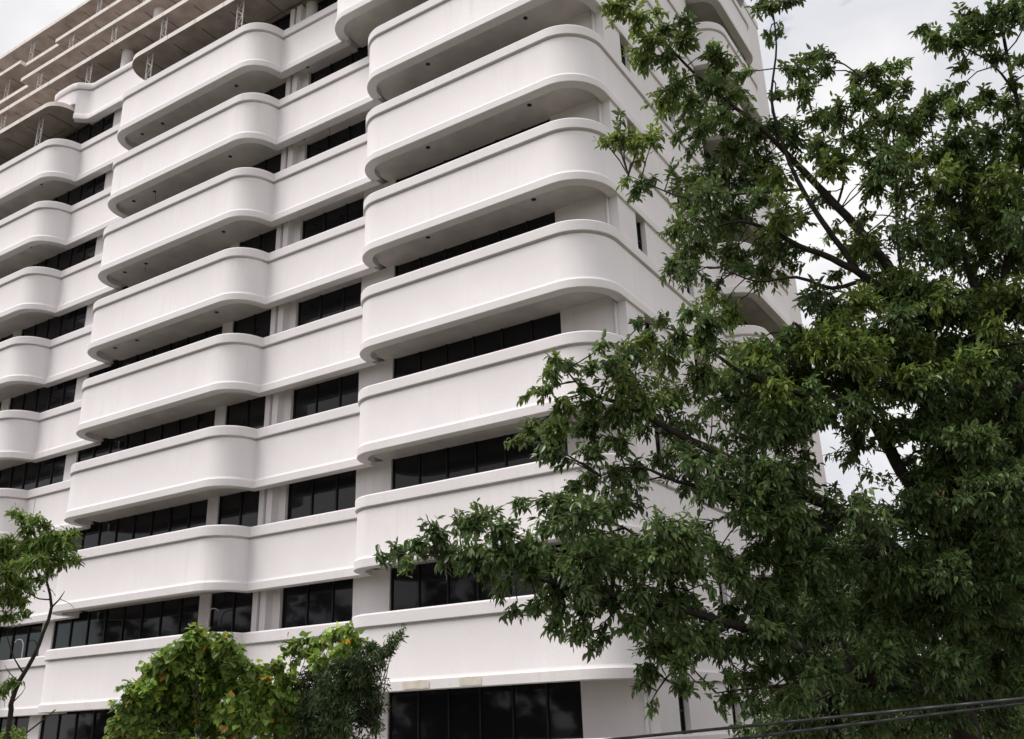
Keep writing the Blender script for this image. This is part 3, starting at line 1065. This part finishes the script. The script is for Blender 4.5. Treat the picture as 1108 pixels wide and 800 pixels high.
# ---- trees across the road, behind the viewer (the low windows mirror them)
# ---- two darker trees standing behind it
def back_tree(px, d, top_py, wpx, seed, label):
    b = at(px, 700, d)
    t = empty('background_tree', (b.x, b.y, 0), label, 'tree', 'dark trees behind the big tree')
    rr = random.Random(seed)
    top = at(px, top_py, d)
    hgt = top.z
    rad = wpx * d / F_PX
    mb_ = MB()
    pts = []
    c, r = limb_into(mb_, [Vector((b.x, b.y, -0.2)), Vector((b.x + 0.1, b.y, hgt * 0.35)), Vector((b.x - 0.1, b.y, hgt * 0.7)), Vector((b.x, b.y, hgt * 0.93))], [0.22, 0.17, 0.10, 0.03], rr)
    pts += c[len(c) // 4:]
    for i in range(9):
        z = hgt * (0.35 + 0.055 * i)
        a = i * 2.4
        e = Vector((b.x + math.cos(a) * rad * 0.8, b.y + math.sin(a) * rad * 0.8, z + 1.0))
        m = Vector((b.x + math.cos(a) * rad * 0.4, b.y + math.sin(a) * rad * 0.4, z + 0.6))
        c, r = limb_into(mb_, [Vector((b.x, b.y, z)), m, e], [0.07, 0.05, 0.015], rr)
        pts += c
    mb_.build('trunk', BARK, t)
    cl = []
    for i in range(120):
        a = rr.uniform(0, 2 * math.pi)
        u = rr.random() ** 0.5
        z = hgt * rr.uniform(0.30, 0.98)
        w = rad * (1.0 - 0.55 * max(0, (z / hgt - 0.6) / 0.4))
        cl.append(((b.x + math.cos(a) * u * w, b.y + math.sin(a) * u * w, z), rr.uniform(0.45, 0.75), 1.0))
    crown(t, pts, cl, LEAF_B, seed, leaf_len=0.17, leaf_wid=0.42, per_spray=9, cover=9, droop=0.5, spray_len=0.25)


back_tree(925, 19, 590, 75, 51, 'dark tree behind the big tree, nearer the tower')
back_tree(1075, 21, 610, 95, 52, 'dark tree behind the big tree at the right edge')



def far_side_tree():
    b = Vector((-28, -36, 0))
    t = empty('street_tree', b, 'dense round street tree on the far side of the road', 'tree', 'street trees on the far side of the road')
    rr = random.Random(8)
    mb_ = MB()
    c, r = limb_into(mb_, [b + Vector((0, 0, -0.2)), b + Vector((0.1, 0, 4)), b + Vector((-0.1, 0, 8)), b + Vector((0, 0, 13))], [0.3, 0.22, 0.14, 0.03], rr)
    mb_.build('trunk', BARK, t)
    cl = []
    for i in range(70):
        v = Vector((rr.gauss(0, 1), rr.gauss(0, 1), rr.gauss(0, 1))).normalized() * rr.uniform(0.3, 1) ** 0.5
        cl.append((b + Vector((v.x * 5.2, v.y * 4, 9 + v.z * 5.5)), 1.1, 1))
    crown(t, c[8:], cl, LEAF_B, 9, leaf_len=0.45, leaf_wid=0.5, per_spray=8, cover=5, spray_len=0.6)
    return t


st = far_side_tree()
for i in range(1, 8):
    c_ = st.copy()
    COL.objects.link(c_)
    c_.location = (-28 + (i - 6) * 8.5 - (4.25 if i == 6 else 0), -36 + (i * 37 % 5) * 0.5, -(i * 53 % 7) * 0.35)
    c_.rotation_euler = (0, 0, i * 1.3)
    c_.scale = (1, 1, 1.15 + (i * 29 % 5) * 0.06)
    for ch in list(st.children):
        d_ = ch.copy()
        COL.objects.link(d_)
        d_.parent = c_


# ---- shrubs at the bottom edge
def shrub(name, label, blobs, mat, seed, leaf, wid, shape=LANCE, tint_fn=None, cover=1.5, per=9, spray=0.13, group=None, droop=0.5, cat='shrub', stems=5, part='crown'):
    cx = sum(b[0].x for b in blobs) / len(blobs)
    cy_ = sum(b[0].y for b in blobs) / len(blobs)
    t = empty(name, (cx, cy_, 0), label, cat, group)
    rr = random.Random(seed)
    mb_ = MB()
    pts = []
    for i in range(stems):
        a = i * 2.4
        tgt = min((b[0] for b in rr.sample(blobs, 6)), key=lambda v: (v - Vector((cx, cy_, 3.4))).length)
        b0 = Vector((cx + 0.25 * math.cos(a), cy_ + 0.25 * math.sin(a), -0.1))
        c, r = limb_into(mb_, [b0, b0.lerp(tgt, 0.4) + Vector((0, 0, 0.5)), tgt.copy()], [0.06, 0.035, 0.008], rr)
        pts += c[3:]
    mb_.build('trunk', BARK2, t)
    crown(t, pts, blobs, mat, seed, leaf_len=leaf, leaf_wid=wid, per_spray=per, cover=cover, droop=droop, shape=shape, tint_fn=tint_fn, twig_mat=BARK2, twig_r=0.005, spray_len=spray)
    return t


def blobs_px(txt, d0, jit=0.3, seed=1):
    rr = random.Random(seed)
    res = []
    for tok in txt.split():
        q = [float(v) for v in tok.split(',')]
        d = d0 + rr.uniform(-jit, jit) + (q[4] if len(q) > 4 else 0)
        res.append((at(q[0], q[1], d), q[2] * 1.3 * d / F_PX, q[3] if len(q) > 3 else 1.0))
    return res


def vine_tint(rng, b):
    u = rng.random()
    if u < 0.010:
        return (3.2 * b, 1.0 * b, 0.6 * b)      # orange withering leaves
    if u < 0.045:
        return (2.1 * b, 1.5 * b, 0.8 * b)      # yellowing leaves
    if u < 0.30:
        return (1.45 * b, 1.3 * b, 1.1 * b)
    return (b * 1.0, b * 1.0, b * 0.95)


VB = """215,685,12 205,697,16 225,700,18 240,692,14 190,705,14 180,715,16 200,720,22 230,720,24 250,712,16 262,722,16 165,730,18 150,745,18 140,762,16 132,780,16 125,797,14
180,745,24 210,750,26 240,745,26 268,742,20 285,735,12 300,722,10 310,735,14 160,770,24 195,780,28 230,780,28 262,772,26 290,760,20 300,780,22 310,755,14 145,800,20 180,815,28 220,820,30 260,815,28 300,820,24
270,742,16 290,750,16 275,728,12 305,748,13 318,738,10 318,695,9 330,692,8 340,700,9 352,690,9 365,686,11 378,684,10 388,694,9 326,706,8 346,712,10 372,700,10
170,860,40,.7 220,870,42,.7 270,865,40,.7 220,930,45,.6 160,920,40,.6 280,930,40,.6"""
shrub('vine_covered_shrub', 'bright green vine covered shrub with heart shaped and orange leaves below the left wing', blobs_px(VB, 8.4, 0.35, 4), LEAF_V, 61, 0.070, 0.86, HEART, vine_tint, cover=12.5, per=8, spray=0.105, droop=0.7, stems=3)
DB = """437,683,6 430,690,8 422,697,9 412,705,12 400,700,12 385,708,16 395,722,20 372,722,20 350,725,18 335,735,16 330,755,18 355,750,24 380,750,26 400,745,18 405,765,14 395,780,18 365,785,26 335,785,22 407,788,9 320,800,20 350,815,28 385,812,22
350,860,34,.7 390,860,30,.7 360,920,34,.7"""
shrub('dark_shrub', 'dark small leaved shrub beside the vine covered one, its tip rising to the right', blobs_px(DB, 8.6, 0.3, 5), LEAF_D, 62, 0.055, 0.36, cover=16, per=11, spray=0.10, droop=0.1)
HB = """960,785,18 985,790,18 1010,795,20 1035,785,16 1060,780,20 1085,775,20 1105,780,18 940,800,18 970,820,24 1010,825,26 1050,815,26 1090,815,26 990,870,40,.7 1050,870,40,.7"""
shrub('leafy_shrub', 'bright green leafy shrub under the cables at the bottom right corner', blobs_px(HB, 12.5, 0.5, 6), LEAF_H, 63, 0.16, 0.4, cover=9, per=8, spray=0.2, group='hedge shrubs by the building foot')
HB = """805,790,14 825,784,13 845,790,14 815,805,16 840,812,18 862,800,12 825,840,24,.8 825,880,26,.8"""
shrub('leafy_shrub', 'pale green shrub standing against the side wall under the big tree', blobs_px(HB, 16, 0.4, 7), LEAF_H, 64, 0.14, 0.4, cover=9, per=8, spray=0.2, group='hedge shrubs by the building foot')

# ---- slender tree at the left edge
rng = random.Random(31)
ST = empty('slender_tree', (0, 0, 0), 'slender bare stemmed tree with light green foliage at the left edge', 'tree')
DS = 10.5
b0 = at(8, 800, DS)
ST.location = (b0.x, b0.y, 0)
sm_ = MB()
sl_ = [
    ([Vector((b0.x - 0.1, b0.y, -0.1)), Vector((b0.x - 0.05, b0.y, 2.6)), b0] + poly3([(12, 760, DS), (22, 735, DS), (36, 712, DS), (47, 685, DS), (56, 657, DS), (51, 630, DS), (49, 605, DS), (46, 580, DS)]),
     [0.07, 0.05, 0.04, 0.038, 0.034, 0.030, 0.026, 0.024, 0.018, 0.014, 0.007]),
    (poly3([(56, 657, DS), (64, 649, DS), (70, 640, DS)]), [0.015, 0.011, 0.005]),
    (poly3([(64, 648, DS), (75, 653, DS), (81, 659, DS)]), [0.005, 0.004, 0.003]),
    (poly3([(60, 645, DS), (57, 640, DS)]), [0.005, 0.002]),
    (poly3([(53, 649, DS), (42, 648, DS), (32, 642, DS), (22, 632, DS)]), [0.012, 0.010, 0.008, 0.004]),
    (poly3([(25, 728, DS), (15, 712, DS), (8, 690, DS), (9, 680, DS)]), [0.014, 0.010, 0.007, 0.004]),
    (poly3([(20, 738, DS), (10, 728, DS), (5, 720, DS)]), [0.010, 0.007, 0.003]),
    (poly3([(14, 760, DS), (24, 750, DS), (28, 742, DS)]), [0.010, 0.006, 0.003]),
    (poly3([(22, 798, DS), (42, 783, DS), (60, 768, DS)]), [0.014, 0.012, 0.008]),
    (poly3([(49, 610, DS), (60, 590, DS), (75, 582, DS)]), [0.010, 0.007, 0.003]),
    (poly3([(46, 590, DS), (30, 570, DS), (15, 560, DS)]), [0.010, 0.007, 0.003]),
    (poly3([(45, 606, DS), (20, 620, DS), (0, 640, DS), (-30, 660, DS)]), [0.014, 0.012, 0.010, 0.004]),
]
SP = []
for pts, rad in sl_:
    c, r = limb_into(sm_, pts, [q_ * 0.72 for q_ in rad], rng, 7)
    SP += c if r[0] < 0.05 else []
sm_.build('trunk', BARK2, ST)
SB = """14,556,8 24,560,10 38,562,11 30,573,12 48,570,10 55,580,14 68,580,12 80,577,9 65,592,13 80,590,8 88,606,7 80,608,8 62,606,14 45,590,16 28,592,16 10,585,14 8,600,16 30,612,18 45,608,14 55,618,9 8,622,18 25,632,16 40,626,10 8,645,18 22,652,14 30,663,8 8,668,14 -12,600,26 -15,640,26 34,640,5 10,740,9 3,745,10 8,795,14 20,797,10"""
cl = [(at(*(lambda q: (q[0], q[1], DS + rg.uniform(-0.3, 0.3)))([float(v) for v in tok.split(',')])), float(tok.split(',')[2]) * DS / F_PX, 1.0) for tok in SB.split()]
crown(ST, SP, cl, LEAF_S, 71, leaf_len=0.085, leaf_wid=0.36, per_spray=9, cover=12, droop=0.45, twig_mat=BARK2, twig_r=0.005, spray_len=0.11)


# ------------------------------------------------------------------ overhead cables
def cable(label, p0, p1, r, sag):
    a, b = at(*p0), at(*p1)
    d = (b - a)
    pts = []
    for i in range(41):
        t = -1.2 + 3.4 * i / 40
        pts.append(a + d * t + Vector((0, 0, -sag * 4 * t * (1 - t))))
    cmesh = MB()
    for p, q in zip(pts, pts[1:]):
        cmesh.bar(p, q, r, 0, 8, sm=True)
    o = cmesh.build('overhead_cable', CABLE)
    tag(o, label, 'cable', 'cables crossing the bottom right corner')


cable('upper black cable crossing in front of the big tree at the bottom right', (680, 798.5, 8.6), (1108, 756, 7.4), 0.014, 0.0)
cable('lower black cable just under the other one at the bottom right', (806, 798.5, 8.2), (1108, 761, 7.4), 0.014, 0.0)
